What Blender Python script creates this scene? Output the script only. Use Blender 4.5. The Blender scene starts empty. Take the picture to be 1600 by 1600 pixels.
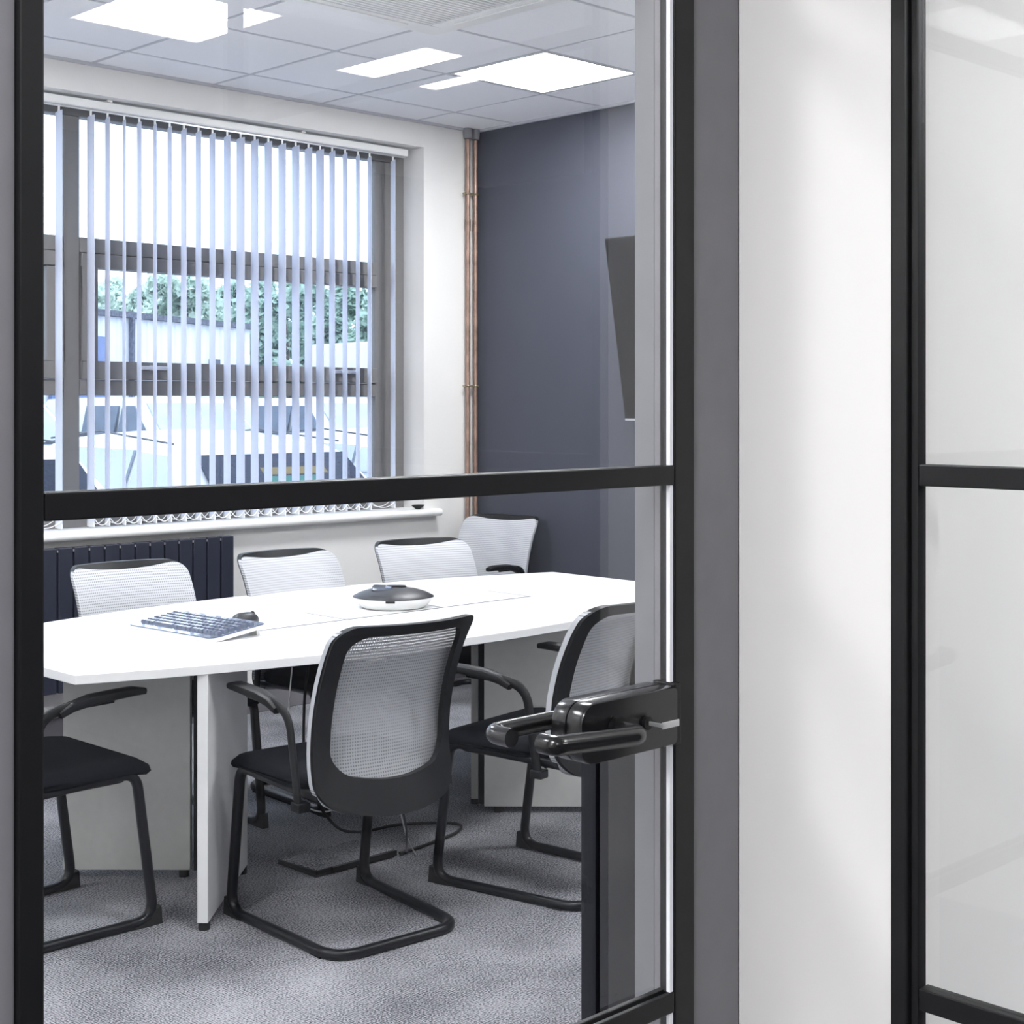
import bpy, bmesh, math, random
from math import sin, cos, pi, radians as R
from mathutils import Vector, Matrix

scene = bpy.context.scene
COL = scene.collection
random.seed(7)

# ------------------------------------------------------------------ camera
# world axes: x runs along the window wall, y points at the window wall, z is up
cam_d = bpy.data.cameras.new('camera')
cam = bpy.data.objects.new('camera', cam_d)
COL.objects.link(cam)
cam.location = (0, 0, 1.44)
cam.rotation_euler = (R(90), 0, R(-44.515))
cam_d.sensor_fit = 'HORIZONTAL'
cam_d.sensor_width = 36.0
cam_d.lens = 36.0 * 2340 / 1600
cam_d.shift_y = -(800 - 634) / 1600
cam_d.clip_start = 0.02
cam_d.clip_end = 300
scene.camera = cam

# ------------------------------------------------------------------ world, exposure
w = bpy.data.worlds.new('overcast_sky')
scene.world = w
w.use_nodes = True
bg = w.node_tree.nodes['Background']
bg.inputs[0].default_value = (0.74, 0.86, 1.0, 1)
bg.inputs[1].default_value = 3.2
vs = scene.view_settings
vs.view_transform = 'Standard'
vs.look = 'None'
vs.exposure = 0.12
vs.gamma = 1.0
vs.use_curve_mapping = False

LED = 44.0            # radiance of every ceiling LED panel

# ------------------------------------------------------------------ materials
MATS = {}
def mat(name, col, rough=0.5, metal=0.0, spec=0.5, var=0.0, vscale=8.0, bump=0.0, bscale=120.0, coat=0.0):
    if name in MATS:
        return MATS[name]
    m = bpy.data.materials.new(name)
    m.use_nodes = True
    nt = m.node_tree
    p = nt.nodes['Principled BSDF']
    p.inputs['Base Color'].default_value = (*col, 1)
    p.inputs['Roughness'].default_value = rough
    p.inputs['Metallic'].default_value = metal
    p.inputs['Specular IOR Level'].default_value = spec
    p.inputs['Coat Weight'].default_value = coat
    tc = nt.nodes.new('ShaderNodeTexCoord')
    if var > 0:
        n = nt.nodes.new('ShaderNodeTexNoise')
        n.inputs['Scale'].default_value = vscale
        n.inputs['Detail'].default_value = 4
        nt.links.new(tc.outputs['Object'], n.inputs['Vector'])
        cr = nt.nodes.new('ShaderNodeValToRGB')
        cr.color_ramp.elements[0].position = 0.3
        cr.color_ramp.elements[1].position = 0.7
        cr.color_ramp.elements[0].color = (*[c * (1 - var) for c in col], 1)
        cr.color_ramp.elements[1].color = (*[min(1, c * (1 + var)) for c in col], 1)
        nt.links.new(n.outputs['Fac'], cr.inputs['Fac'])
        nt.links.new(cr.outputs['Color'], p.inputs['Base Color'])
    if bump > 0:
        n2 = nt.nodes.new('ShaderNodeTexNoise')
        n2.inputs['Scale'].default_value = bscale
        n2.inputs['Detail'].default_value = 3
        nt.links.new(tc.outputs['Object'], n2.inputs['Vector'])
        b = nt.nodes.new('ShaderNodeBump')
        b.inputs['Strength'].default_value = bump
        b.inputs['Distance'].default_value = 0.002
        nt.links.new(n2.outputs['Fac'], b.inputs['Height'])
        nt.links.new(b.outputs['Normal'], p.inputs['Normal'])
    MATS[name] = m
    return m

def glass_mat(name, tint=(1, 1, 1), f0=0.04, rough=0.0):
    """clear pane: straight-through transmission, mirror reflection by the Schlick law"""
    m = bpy.data.materials.new(name)
    m.use_nodes = True
    nt = m.node_tree
    nt.nodes.clear()
    out = nt.nodes.new('ShaderNodeOutputMaterial')
    tr = nt.nodes.new('ShaderNodeBsdfTransparent'); tr.inputs[0].default_value = (*tint, 1)
    gl = nt.nodes.new('ShaderNodeBsdfGlossy'); gl.inputs['Roughness'].default_value = rough
    mix = nt.nodes.new('ShaderNodeMixShader')
    geo = nt.nodes.new('ShaderNodeNewGeometry')
    dot = nt.nodes.new('ShaderNodeVectorMath'); dot.operation = 'DOT_PRODUCT'
    nt.links.new(geo.outputs['Normal'], dot.inputs[0]); nt.links.new(geo.outputs['Incoming'], dot.inputs[1])
    def math(op, a, b=None):
        n = nt.nodes.new('ShaderNodeMath'); n.operation = op
        for i, v in enumerate((a, b)):
            if v is None: continue
            if isinstance(v, (int, float)): n.inputs[i].default_value = v
            else: nt.links.new(v, n.inputs[i])
        return n.outputs[0]
    c = math('ABSOLUTE', dot.outputs['Value'])
    k = math('POWER', math('SUBTRACT', 1.0, c), 5.0)
    fr = math('ADD', math('MULTIPLY', k, 1 - f0), f0)
    nt.links.new(fr, mix.inputs[0]); nt.links.new(tr.outputs[0], mix.inputs[1]); nt.links.new(gl.outputs[0], mix.inputs[2])
    nt.links.new(mix.outputs[0], out.inputs[0])
    MATS[name] = m
    return m

def emit_mat(name, col, s):
    m = bpy.data.materials.new(name); m.use_nodes = True
    nt = m.node_tree; nt.nodes.clear()
    out = nt.nodes.new('ShaderNodeOutputMaterial'); e = nt.nodes.new('ShaderNodeEmission')
    e.inputs[0].default_value = (*col, 1); e.inputs[1].default_value = s
    nt.links.new(e.outputs[0], out.inputs[0]); MATS[name] = m
    return m

def carpet_mat(name, dark, light, scale=1.0):
    m = bpy.data.materials.new(name); m.use_nodes = True
    nt = m.node_tree; p = nt.nodes['Principled BSDF']; p.inputs['Roughness'].default_value = 0.95
    p.inputs['Specular IOR Level'].default_value = 0.15
    tc = nt.nodes.new('ShaderNodeTexCoord')
    def noise(sc, det, mapscale=None, rot=0):
        n = nt.nodes.new('ShaderNodeTexNoise'); n.inputs['Scale'].default_value = sc; n.inputs['Detail'].default_value = det
        mp = nt.nodes.new('ShaderNodeMapping')
        mp.inputs['Scale'].default_value = mapscale or (1, 1, 1); mp.inputs['Rotation'].default_value = (0, 0, rot)
        nt.links.new(tc.outputs['Object'], mp.inputs[0]); nt.links.new(mp.outputs[0], n.inputs['Vector'])
        return n.outputs['Fac']
    patch = noise(3.2, 4)
    loops = noise(190, 3)
    wv = nt.nodes.new('ShaderNodeTexWave'); wv.inputs['Scale'].default_value = 42; wv.inputs['Distortion'].default_value = 2.5
    wv.inputs['Detail'].default_value = 2; wv.inputs['Detail Scale'].default_value = 6
    wv.bands_direction = 'X'
    nt.links.new(tc.outputs['Object'], wv.inputs['Vector'])
    def math(op, a, b, c=None):
        n = nt.nodes.new('ShaderNodeMath'); n.operation = op
        for i, v in enumerate((a, b, c)):
            if v is None: continue
            if isinstance(v, (int, float)): n.inputs[i].default_value = v
            else: nt.links.new(v, n.inputs[i])
        return n.outputs[0]
    f = math('ADD', math('MULTIPLY', patch, 0.55), math('MULTIPLY', loops, 1.5))
    f = math('ADD', f, math('MULTIPLY', wv.outputs['Fac'], 0.18))
    cr = nt.nodes.new('ShaderNodeValToRGB')
    cr.color_ramp.elements[0].position = 0.72; cr.color_ramp.elements[1].position = 1.22
    # ramp positions live in 0..1: rescale
    f = math('MULTIPLY', f, 0.5)
    cr.color_ramp.elements[0].position = 0.44; cr.color_ramp.elements[1].position = 0.66
    cr.color_ramp.elements[0].color = (*dark, 1); cr.color_ramp.elements[1].color = (*light, 1)
    nt.links.new(f, cr.inputs[0]); nt.links.new(cr.outputs[0], p.inputs['Base Color'])
    b = nt.nodes.new('ShaderNodeBump'); b.inputs['Strength'].default_value = 0.5; b.inputs['Distance'].default_value = 0.004
    nt.links.new(loops, b.inputs['Height']); nt.links.new(b.outputs[0], p.inputs['Normal'])
    MATS[name] = m
    return m

def mesh_fabric():
    """open woven mesh of the chair backs: light yarn with rows of small see-through holes"""
    m = bpy.data.materials.new('chair_mesh'); m.use_nodes = True
    nt = m.node_tree; p = nt.nodes['Principled BSDF']
    p.inputs['Base Color'].default_value = (0.47, 0.48, 0.51, 1); p.inputs['Roughness'].default_value = 0.6
    out = nt.nodes['Material Output']
    tc = nt.nodes.new('ShaderNodeTexCoord'); sp = nt.nodes.new('ShaderNodeSeparateXYZ')
    nt.links.new(tc.outputs['Object'], sp.inputs[0])
    def math(op, a, b=None):
        n = nt.nodes.new('ShaderNodeMath'); n.operation = op
        for i, v in enumerate((a, b)):
            if v is None: continue
            if isinstance(v, (int, float)): n.inputs[i].default_value = v
            else: nt.links.new(v, n.inputs[i])
        return n.outputs[0]
    row = math('MULTIPLY', sp.outputs['Z'], 2 * pi / 0.0090)
    fx = math('MULTIPLY', sp.outputs['X'], 2 * pi / 0.0074)
    sz = math('SINE', row); sx = math('SINE', fx)
    hole = math('ADD', math('MULTIPLY', sz, 0.54), math('MULTIPLY', sx, 0.46))
    h = math('GREATER_THAN', hole, 0.34)
    tr = nt.nodes.new('ShaderNodeBsdfTransparent'); mix = nt.nodes.new('ShaderNodeMixShader')
    dk = nt.nodes.new('ShaderNodeMixShader'); dk.inputs[0].default_value = 0.5
    nt.links.new(tr.outputs[0], dk.inputs[1]); nt.links.new(p.outputs[0], dk.inputs[2])
    nt.links.new(h, mix.inputs[0]); nt.links.new(p.outputs[0], mix.inputs[1]); nt.links.new(dk.outputs[0], mix.inputs[2])
    nt.links.new(mix.outputs[0], out.inputs[0])
    MATS['chair_mesh'] = m
    return m

def translucent_mat(name, col, t=0.35):
    m = bpy.data.materials.new(name); m.use_nodes = True
    nt = m.node_tree; p = nt.nodes['Principled BSDF']; out = nt.nodes['Material Output']
    p.inputs['Base Color'].default_value = (*col, 1); p.inputs['Roughness'].default_value = 0.8
    tl = nt.nodes.new('ShaderNodeBsdfTranslucent'); tl.inputs[0].default_value = (*col, 1)
    mix = nt.nodes.new('ShaderNodeMixShader'); mix.inputs[0].default_value = t
    nt.links.new(p.outputs[0], mix.inputs[1]); nt.links.new(tl.outputs[0], mix.inputs[2]); nt.links.new(mix.outputs[0], out.inputs[0])
    MATS[name] = m
    return m

M_wall = mat('white_wall_paint', (0.80, 0.79, 0.775), 0.75, spec=0.25, var=0.02, vscale=3, bump=0.08, bscale=200)
M_dark = mat('charcoal_wall_paint', (0.062, 0.066, 0.087), 0.6, spec=0.35, var=0.04, vscale=3, bump=0.06, bscale=200)
M_pier = mat('pier_paint', (0.82, 0.80, 0.785), 0.7, spec=0.25, var=0.012, vscale=3)
M_tile = mat('ceiling_tile_board', (0.93, 0.93, 0.95), 0.9, spec=0.1, var=0.03, vscale=90, bump=0.15, bscale=300)
M_grid = mat('ceiling_grid_shaded', (0.55, 0.56, 0.60), 0.5)  # greyer than white: shade of the tile gaps put into the bars
M_void = mat('ceiling_void', (0.12, 0.12, 0.13), 0.9)
M_black = mat('black_powder_coat', (0.008, 0.008, 0.009), 0.42, spec=0.3, var=0.1, vscale=60)
M_handle = mat('black_nylon_gloss', (0.008, 0.008, 0.009), 0.2, spec=0.6, var=0.08, vscale=40)
M_frame = mat('grey_frame_paint', (0.185, 0.178, 0.195), 0.5, var=0.03, vscale=30)
M_reveal = mat('light_grey_reveal', (0.17, 0.17, 0.19), 0.5, var=0.03, vscale=30)
M_seal = mat('white_seal', (0.85, 0.86, 0.9), 0.35, var=0.01)
M_white = mat('white_satin', (0.86, 0.86, 0.85), 0.35, var=0.01)
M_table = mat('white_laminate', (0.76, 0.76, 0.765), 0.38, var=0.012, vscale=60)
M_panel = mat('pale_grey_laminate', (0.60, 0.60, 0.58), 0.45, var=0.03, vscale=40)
M_upvc = mat('grey_window_frame', (0.175, 0.17, 0.17), 0.5, var=0.03, vscale=30)
M_anth = mat('anthracite_radiator', (0.022, 0.025, 0.042), 0.35, var=0.06, vscale=20)
M_copper = mat('copper_pipe', (0.30, 0.20, 0.16), 0.42, metal=0.6, var=0.35, vscale=14)
M_brass = mat('brass_clip', (0.45, 0.40, 0.26), 0.4, metal=0.8, var=0.2, vscale=60)
M_collar = mat('grey_collar', (0.22, 0.22, 0.24), 0.6, var=0.1, vscale=40)
M_seat = mat('black_seat_fabric', (0.006, 0.007, 0.010), 0.9, spec=0.12, var=0.25, vscale=300, bump=0.3, bscale=600)
M_plastic = mat('black_plastic', (0.010, 0.0105, 0.012), 0.45, spec=0.3, var=0.1, vscale=80)
M_tube = mat('black_tube', (0.006, 0.0065, 0.009), 0.3, spec=0.4, var=0.1, vscale=60)
M_mesh = mesh_fabric()
M_slat = translucent_mat('blind_fabric', (0.80, 0.83, 0.92), 0.35)
M_screen = mat('tv_screen', (0.005, 0.005, 0.006), 0.3, spec=0.2, var=0.1)
M_silver = mat('brushed_silver', (0.62, 0.62, 0.63), 0.35, metal=0.7, var=0.04, vscale=40)
M_gloss = mat('gloss_black_panel', (0.010, 0.011, 0.015), 0.14, spec=0.3, var=0.1)
M_dgrey = mat('dark_grey_plastic', (0.035, 0.036, 0.042), 0.4, var=0.08, vscale=30)
M_key = mat('glossy_keys', (0.10, 0.125, 0.19), 0.12, spec=1.0, coat=1.0, var=0.1, vscale=60)  # black keys; base lifted to pale blue for the window's reflection
M_rubber = mat('black_rubber', (0.012, 0.012, 0.012), 0.7, var=0.1, vscale=60)
M_glass = glass_mat('clear_glass')
M_wglass = glass_mat('window_glass', (0.97, 0.985, 1.0))
M_car = mat('white_car_paint', (0.74, 0.76, 0.80), 0.3, coat=0.4, var=0.02, vscale=2)
M_cglass = mat('car_glass', (0.10, 0.13, 0.18), 0.08, spec=0.9, var=0.15, vscale=6)
M_rscreen = mat('tinted_rear_glass', (0.012, 0.017, 0.040), 0.2, spec=0.2, var=0.5, vscale=60)
M_wscreen = mat('windscreen_glass', (0.36, 0.40, 0.46), 0.06, metal=0.6, spec=0.9, var=0.1, vscale=3)  # pale base and part metal stand in for reflected sky
M_trimc = mat('car_trim', (0.05, 0.055, 0.07), 0.5, var=0.1)
M_shed = mat('white_steel_cladding', (0.72, 0.75, 0.82), 0.5, var=0.05, vscale=2)
M_roof = mat('grey_roof_edge', (0.10, 0.11, 0.15), 0.7, var=0.5, vscale=20)
M_asph = mat('wet_asphalt', (0.20, 0.21, 0.23), 0.6, var=0.2, vscale=3)
M_leaf = translucent_mat('leaves', (0.46, 0.60, 0.53), 0.3)  # outdoor haze mixed into the leaf colour
M_leaf2 = translucent_mat('hazed_leaves', (0.64, 0.75, 0.68), 0.3)  # paler still: haze put into the colour of these leaves
M_bark = mat('bark', (0.12, 0.10, 0.09), 0.9, var=0.3, vscale=6)
M_blue = mat('blue_door_paint', (0.16, 0.22, 0.42), 0.5, var=0.1)
M_led = emit_mat('led_diffuser', (0.97, 0.985, 1.0), LED)
M_carpet = carpet_mat('grey_loop_carpet', (0.036, 0.039, 0.051), (0.38, 0.38, 0.41))
M_carpet2 = carpet_mat('dark_office_carpet', (0.03, 0.03, 0.035), (0.10, 0.10, 0.11))
M_owall = mat('office_grey_wall', (0.07, 0.072, 0.08), 0.7, var=0.05)  # unseen walls, set dark so the door glass picks up little reflection

# ------------------------------------------------------------------ mesh helpers
class B:
    def __init__(s): s.v = []; s.f = []
    def add(s, vs, fs):
        n = len(s.v); s.v += [tuple(p) for p in vs]; s.f += [tuple(i + n for i in f) for f in fs]; return s
    def box(s, x0, x1, y0, y1, z0, z1):
        return s.add([(x, y, z) for z in (z0, z1) for y in (y0, y1) for x in (x0, x1)],
                     [(0, 2, 3, 1), (4, 5, 7, 6), (0, 1, 5, 4), (2, 6, 7, 3), (0, 4, 6, 2), (1, 3, 7, 5)])
    def prism(s, poly, z0, z1):
        n = len(poly)
        vs = [(x, y, z0) for x, y in poly] + [(x, y, z1) for x, y in poly]
        fs = [tuple(range(n))[::-1], tuple(range(n, 2 * n))] + [(i, (i + 1) % n, n + (i + 1) % n, n + i) for i in range(n)]
        return s.add(vs, fs)
    def loft(s, rings, cap=True, closed=True):
        n = len(rings[0]); vs = [p for r in rings for p in r]; fs = []
        for k in range(len(rings) - 1):
            for i in range(n if closed else n - 1):
                j = (i + 1) % n
                fs.append((k * n + i, k * n + j, (k + 1) * n + j, (k + 1) * n + i))
        if cap:
            fs.append(tuple(range(n))[::-1]); fs.append(tuple(range((len(rings) - 1) * n, len(rings) * n)))
        return s.add(vs, fs)
    def tube(s, path, r, n=10, ry=None, up=(0, 0, 1), sq=1.0, closed=False):
        """sweep an ellipse / superellipse along a polyline; r sideways, ry along 'up'"""
        ry = ry or r
        P = [Vector(p) for p in path]; m = len(P); rings = []
        prev = None
        for i in range(m):
            if closed: t = (P[(i + 1) % m] - P[i - 1]).normalized()
            else: t = (P[min(i + 1, m - 1)] - P[max(i - 1, 0)]).normalized()
            if prev is None:
                a = Vector(up) - t * t.dot(Vector(up))
                if a.length < 1e-3: a = Vector((0, 1, 0)) - t * t.y
                if a.length < 1e-3: a = Vector((1, 0, 0)) - t * t.x
            else:
                a = prev - t * t.dot(prev)
            a.normalize(); prev = a
            b = t.cross(a)
            rr = r[i] if isinstance(r, (list, tuple)) else r
            rry = ry[i] if isinstance(ry, (list, tuple)) else ry
            ring = []
            for k in range(n):
                th = 2 * pi * k / n; c, d = cos(th), sin(th)
                c = math.copysign(abs(c) ** sq, c); d = math.copysign(abs(d) ** sq, d)
                ring.append(P[i] + b * (c * rr) + a * (d * rry))
            rings.append(ring)
        if closed:
            rings.append(rings[0])
            return s.loft(rings, cap=False)
        return s.loft(rings)
    def cyl(s, p0, p1, r, n=16, r2=None):
        return s.tube([p0, p1], [r, r if r2 is None else r2], n, ry=[r, r if r2 is None else r2])
    def build(s, name, m, parent=None, smooth=False, bevel=0, seg=2, loc=None):
        me = bpy.data.meshes.new(name)
        me.from_pydata(s.v, [], s.f)
        bm = bmesh.new(); bm.from_mesh(me)
        bmesh.ops.remove_doubles(bm, verts=bm.verts, dist=1e-6)
        bmesh.ops.recalc_face_normals(bm, faces=bm.faces)
        if bevel:
            es = [e for e in bm.edges if len(e.link_faces) == 2 and e.calc_face_angle(0) > 0.5]
            bmesh.ops.bevel(bm, geom=es, offset=bevel, segments=seg, affect='EDGES', profile=0.5)
        bm.to_mesh(me); bm.free()
        if smooth:
            for p in me.polygons: p.use_smooth = True
            try: me.set_sharp_from_angle(angle=R(40))
            except Exception: pass
        me.materials.append(m)
        o = bpy.data.objects.new(name, me); COL.objects.link(o)
        if parent: o.parent = parent
        if loc: o.location = loc
        return o

def rnd(path, r, seg=6):
    """round the corners of a polyline"""
    P = [Vector(p) for p in path]; out = [P[0]]
    for i in range(1, len(P) - 1):
        a, b, c = P[i - 1], P[i], P[i + 1]
        rr = r[i - 1] if isinstance(r, (list, tuple)) else r
        d1 = (a - b); d2 = (c - b)
        ang = d1.angle(d2)
        k = min(rr / math.tan(ang / 2), d1.length * 0.49, d2.length * 0.49)
        p, q = b + d1.normalized() * k, b + d2.normalized() * k
        for j in range(seg + 1):
            t = j / seg
            out.append(p * (1 - t) ** 2 + b * 2 * t * (1 - t) + q * t * t)
    out.append(P[-1]); return out

def rrect(x0, x1, y0, y1, r, seg=6):
    rs = r if isinstance(r, (list, tuple)) else [r] * 4
    pts = []
    for (cx, cy, a0, rr) in ((x1 - rs[0], y1 - rs[0], 0, rs[0]), (x0 + rs[1], y1 - rs[1], 90, rs[1]),
                             (x0 + rs[2], y0 + rs[2], 180, rs[2]), (x1 - rs[3], y0 + rs[3], 270, rs[3])):
        for k in range(seg + 1):
            a = R(a0 + 90 * k / seg); pts.append((cx + rr * cos(a), cy + rr * sin(a)))
    return pts

def tag(o, label=None, cat=None, group=None, kind=None):
    if label: o['label'] = label
    if cat: o['category'] = cat
    if group: o['group'] = group
    if kind: o['kind'] = kind
    return o
def thing(name, loc=(0, 0, 0), rz=0.0, label=None, cat=None, group=None, kind=None):
    o = bpy.data.objects.new(name, None); COL.objects.link(o)
    o.empty_display_size = 0.1
    o.location = loc; o.rotation_euler = (0, 0, rz)
    return tag(o, label, cat, group, kind)
def struct(name, b, m, label, cat, **k):
    return tag(b.build(name, m, **k), label, cat, kind='structure')
def share(o, name, parent, loc=(0, 0, 0)):
    c = bpy.data.objects.new(name, o.data); COL.objects.link(c); c.parent = parent; c.location = loc
    return c

# ------------------------------------------------------------------ dimensions
CZ = 2.915           # ceiling
VW = 5.87            # room face of the window wall
UD = 5.50            # room face of the charcoal wall
VI = 1.24            # room face of the partition
UL = -0.80           # left room wall
UP = 1.575            # face of the corridor pier

# ------------------------------------------------------------------ floors
struct('floor', B().box(UL - .1, UD + .1, 1.10, VW + .1, -0.06, 0), M_carpet, 'grey mottled loop carpet floor of the meeting room', 'floor')
struct('floor_corridor', B().box(-3.2, 7.2, -5.2, 1.10, -0.06, 0), M_carpet2, 'dark carpet floor of the corridor and office outside the glass door', 'floor')

# ------------------------------------------------------------------ meeting room walls
# window opening
WX0, WX1, WZ0, WZ1 = 1.25, 5.13, 0.90, 2.783
wb = B()
wb.box(UL - .1, WX0, VW, 6.14, 0, 3.2); wb.box(WX1, 5.75, VW, 6.14, 0, 3.2)
wb.box(WX0, WX1, VW, 6.14, 0, WZ0 - .03); wb.box(WX0, WX1, VW, 6.14, WZ1, 3.2)
struct('wall_back', wb, M_wall, 'white painted wall with the wide window and deep reveal', 'wall')
struct('wall_right', B().box(UD, UD + .12, 1.1, VW, 0, 3.2), M_dark, 'charcoal painted end wall behind the wall-mounted screen', 'wall')
struct('wall_left', B().box(UL - .1, UL, 1.1, VW, 0, 3.2), M_wall, 'white painted wall at the far end from the screen', 'wall')
# partition to the right of the door, office side white, and left of the door
struct('wall_front', B().box(UP + .012, UD, 1.13, VI, 0, 3.2).box(UL, .44, 1.13, VI, 0, 3.2).box(.44, UP + .012, 1.13, VI, 2.16, 3.2),
       M_wall, 'white partition wall in which the glazed door is set', 'wall')
# skirting
struct('baseboard_back', B().box(UL, UD, VW - .018, VW - .0005, 0.0, 0.12), M_frame, 'dark grey skirting board under the window and radiator', 'skirting', bevel=.003)

# ------------------------------------------------------------------ ceiling with tiles, grid bars
ceil = struct('ceiling', B().box(UL, UD, VI, VW, CZ + .02, CZ + .10), M_void, 'suspended ceiling of pale square tiles in a thin grid', 'ceiling')
G = 0.615
us = [3.23 + G * k for k in range(-7, 4)]
vls = [4.34 + G * k for k in range(-5, 3)]
us = [UL] + [u for u in us if UL + .05 < u < UD - .05] + [UD]
vls = [VI] + [v for v in vls if VI + .05 < v < VW - .05] + [VW]
LIGHT_CELLS = [(4.46, 4.34), (2.0, 4.34), (-0.46, 4.34), (4.46, 1.88), (2.0, 1.88), (-0.46, 1.88)]  # first panel is seen; the rest are unseen, added to light the room
tile_meshes = {}
for i in range(len(us) - 1):
    for j in range(len(vls) - 1):
        u0, u1, v0, v1 = us[i], us[i + 1], vls[j], vls[j + 1]
        if any(abs(u0 - a) < .02 and abs(v0 - b) < .02 for a, b in LIGHT_CELLS): continue
        if 2.9 < u0 and u1 < 3.9 and 3.4 < v0 and v1 < 4.4: continue
        k = (round(u1 - u0, 3), round(v1 - v0, 3))
        if k not in tile_meshes:
            o = B().box(.012, k[0] - .012, .012, k[1] - .012, 0, .012).build('ceiling_tile', M_tile, ceil, loc=(u0, v0, CZ))
            tile_meshes[k] = o
        else:
            share(tile_meshes[k], 'ceiling_tile', ceil, (u0, v0, CZ))
for u in us[1:-1]:
    B().box(u - .010, u + .010, VI, VW, CZ + .003, CZ + .019).build('grid_bar', M_grid, ceil)
for j, v in enumerate(vls[1:-1]):
    for i in range(len(us) - 1):
        B().box(us[i] + .0105, us[i + 1] - .0105, v - .010, v + .010, CZ + .003, CZ + .019).build('grid_bar', M_grid, ceil)
struct('trim_1', B().box(UL, UD, VW - .02, VW - .001, CZ - .012, CZ + .003).box(UD - .02, UD - .001, VI, VW - .021, CZ - .012, CZ + .003), M_grid,
       'thin pale edge trim where ceiling meets walls', 'trim')

# LED panels of the meeting room
def led_panel(name, u0, v0, su, sv, z, label, group=None):
    t = thing(name, (u0 + su / 2, v0 + sv / 2, z), 0, label, 'ceiling light', group)
    a, b = su / 2, sv / 2
    fr = B()
    for (x0, x1, y0, y1) in ((-a, a, -b, -b + .012), (-a, a, b - .012, b), (-a, -a + .012, -b + .012, b - .012), (a - .012, a, -b + .012, b - .012)):
        fr.box(x0, x1, y0, y1, -.004, .012)
    fr.build('frame', M_white, t)
    B().box(-a + .0125, a - .0125, -b + .0125, b - .0125, -.002, .010).build('diffuser', M_led, t)
    return t
for k, (u, v) in enumerate(LIGHT_CELLS):
    lab = ['square lit LED ceiling panel beside the charcoal wall', 'unseen added LED ceiling panel above the keyboard end of the table', 'unseen added LED ceiling panel on the window side by the white end wall',
           'unseen added LED ceiling panel above the black cabinet', 'unseen added LED ceiling panel just inside the glass door', 'unseen added LED ceiling panel on the partition side by the white end wall'][k]
    led_panel('ceiling_light', u + .015, v + .015, G - .03, G - .03, CZ + .004, lab, 'meeting room ceiling lights')

# ceiling air-conditioning cassette
ac = thing('air_conditioner', (3.40, 3.90, CZ - .034), 0, 'white ceiling cassette air conditioner with slatted grille', 'air conditioner')
pb = B()
for (x0, x1, y0, y1) in ((-.475, .475, -.475, -.37), (-.475, .475, .37, .475), (-.475, -.37, -.37, .37), (.37, .475, -.37, .37)):
    pb.box(x0, x1, y0, y1, 0, .033)
pb.build('fascia', M_white, ac, bevel=.004)
gr = B().box(-.365, .365, -.365, .365, .012, .03).build('grille', M_grid, ac)
for k in range(30):
    y = -.352 + k * .0242
    B().box(-.36, .36, y, y + .010, .001, .0115).build('slat', M_white, gr)
for (x0, x1, y0, y1) in ((-.28, .28, -.45, -.40), (-.28, .28, .40, .45), (-.45, -.40, -.28, .28), (.40, .45, -.28, .28)):
    B().box(x0, x1, y0, y1, -.006, -.0005).build('louvre', M_white, ac, bevel=.002)

# ------------------------------------------------------------------ window
win = thing('window_1', ((WX0 + WX1) / 2, 6.05, WZ0), 0, 'wide grey framed window in two bays with tilting middle sashes', 'window', kind='structure')
def wpart(name, b, m, parent=win, **k):
    o = b.build(name, m, parent, **k)
    if parent is win: o.location = -win.location
    return o
F0, F1 = 6.03, 6.10
wpart('outer_frame', B().box(5.055, WX1 - .001, F0, F1, WZ0, WZ1 - .001).box(WX0 + .001, 1.32, F0, F1, WZ0, WZ1 - .001)
      .box(1.32, 5.055, F0, F1, WZ1 - .07, WZ1 - .001).box(1.32, 5.055, F0, F1, WZ0, .99), M_upvc, bevel=.004)
wpart('jamb_liner', B().box(4.945, 5.054, 6.045, F1 - .004, .991, WZ1 - .071), M_upvc, bevel=.003)
wpart('mullion', B().box(3.185, 3.262, F0, F1, .991, WZ1 - .071), M_upvc, bevel=.004)
for (a, b) in ((3.263, 4.944), (1.321, 3.184)):
    wpart('transom', B().box(a, b, F0, F1, 2.115, 2.182), M_upvc, bevel=.004)
    wpart('transom', B().box(a, b, F0, F1, 1.486, 1.555), M_upvc, bevel=.004)
    sash = B()
    st = .08 if a > 3 else .085
    ra = .012 if a > 3 else st      # stile by the outer jamb
    x0, x1 = a + .002, b - .002
    y0, y1 = 6.018, 6.09
    sl, sr = (.081, .002) if a > 3 else (.081, .081)
    sash.box(x0, x1, y0, y1, 2.050, 2.113); sash.box(x0, x1, y0, y1, 1.557, 1.634)
    sash.box(x0, x0 + sl, y0, y1, 1.634, 2.050)
    if sr > .01: sash.box(x1 - sr, x1, y0, y1, 1.634, 2.050)
    so = wpart('sash', sash, M_upvc, bevel=.004)
    for hx in ((3.62, 4.72) if a > 3 else (2.2,)):
        B().box(hx - .075, hx + .075, y0 - .022, y0 - .006, 1.603, 1.620).box(hx - .02, hx + .02, y0 - .006, y0, 1.600, 1.623).build('handle', M_silver, so, bevel=.002)
    for (z0, z1, q0, q1) in ((2.182, WZ1 - .071, a, b), (1.634, 2.050, x0 + sl, x1 - sr), (.991, 1.486, a, b)):
        wpart('pane', B().box(q0, q1, 6.062, 6.068, z0, z1), M_wglass)
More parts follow.
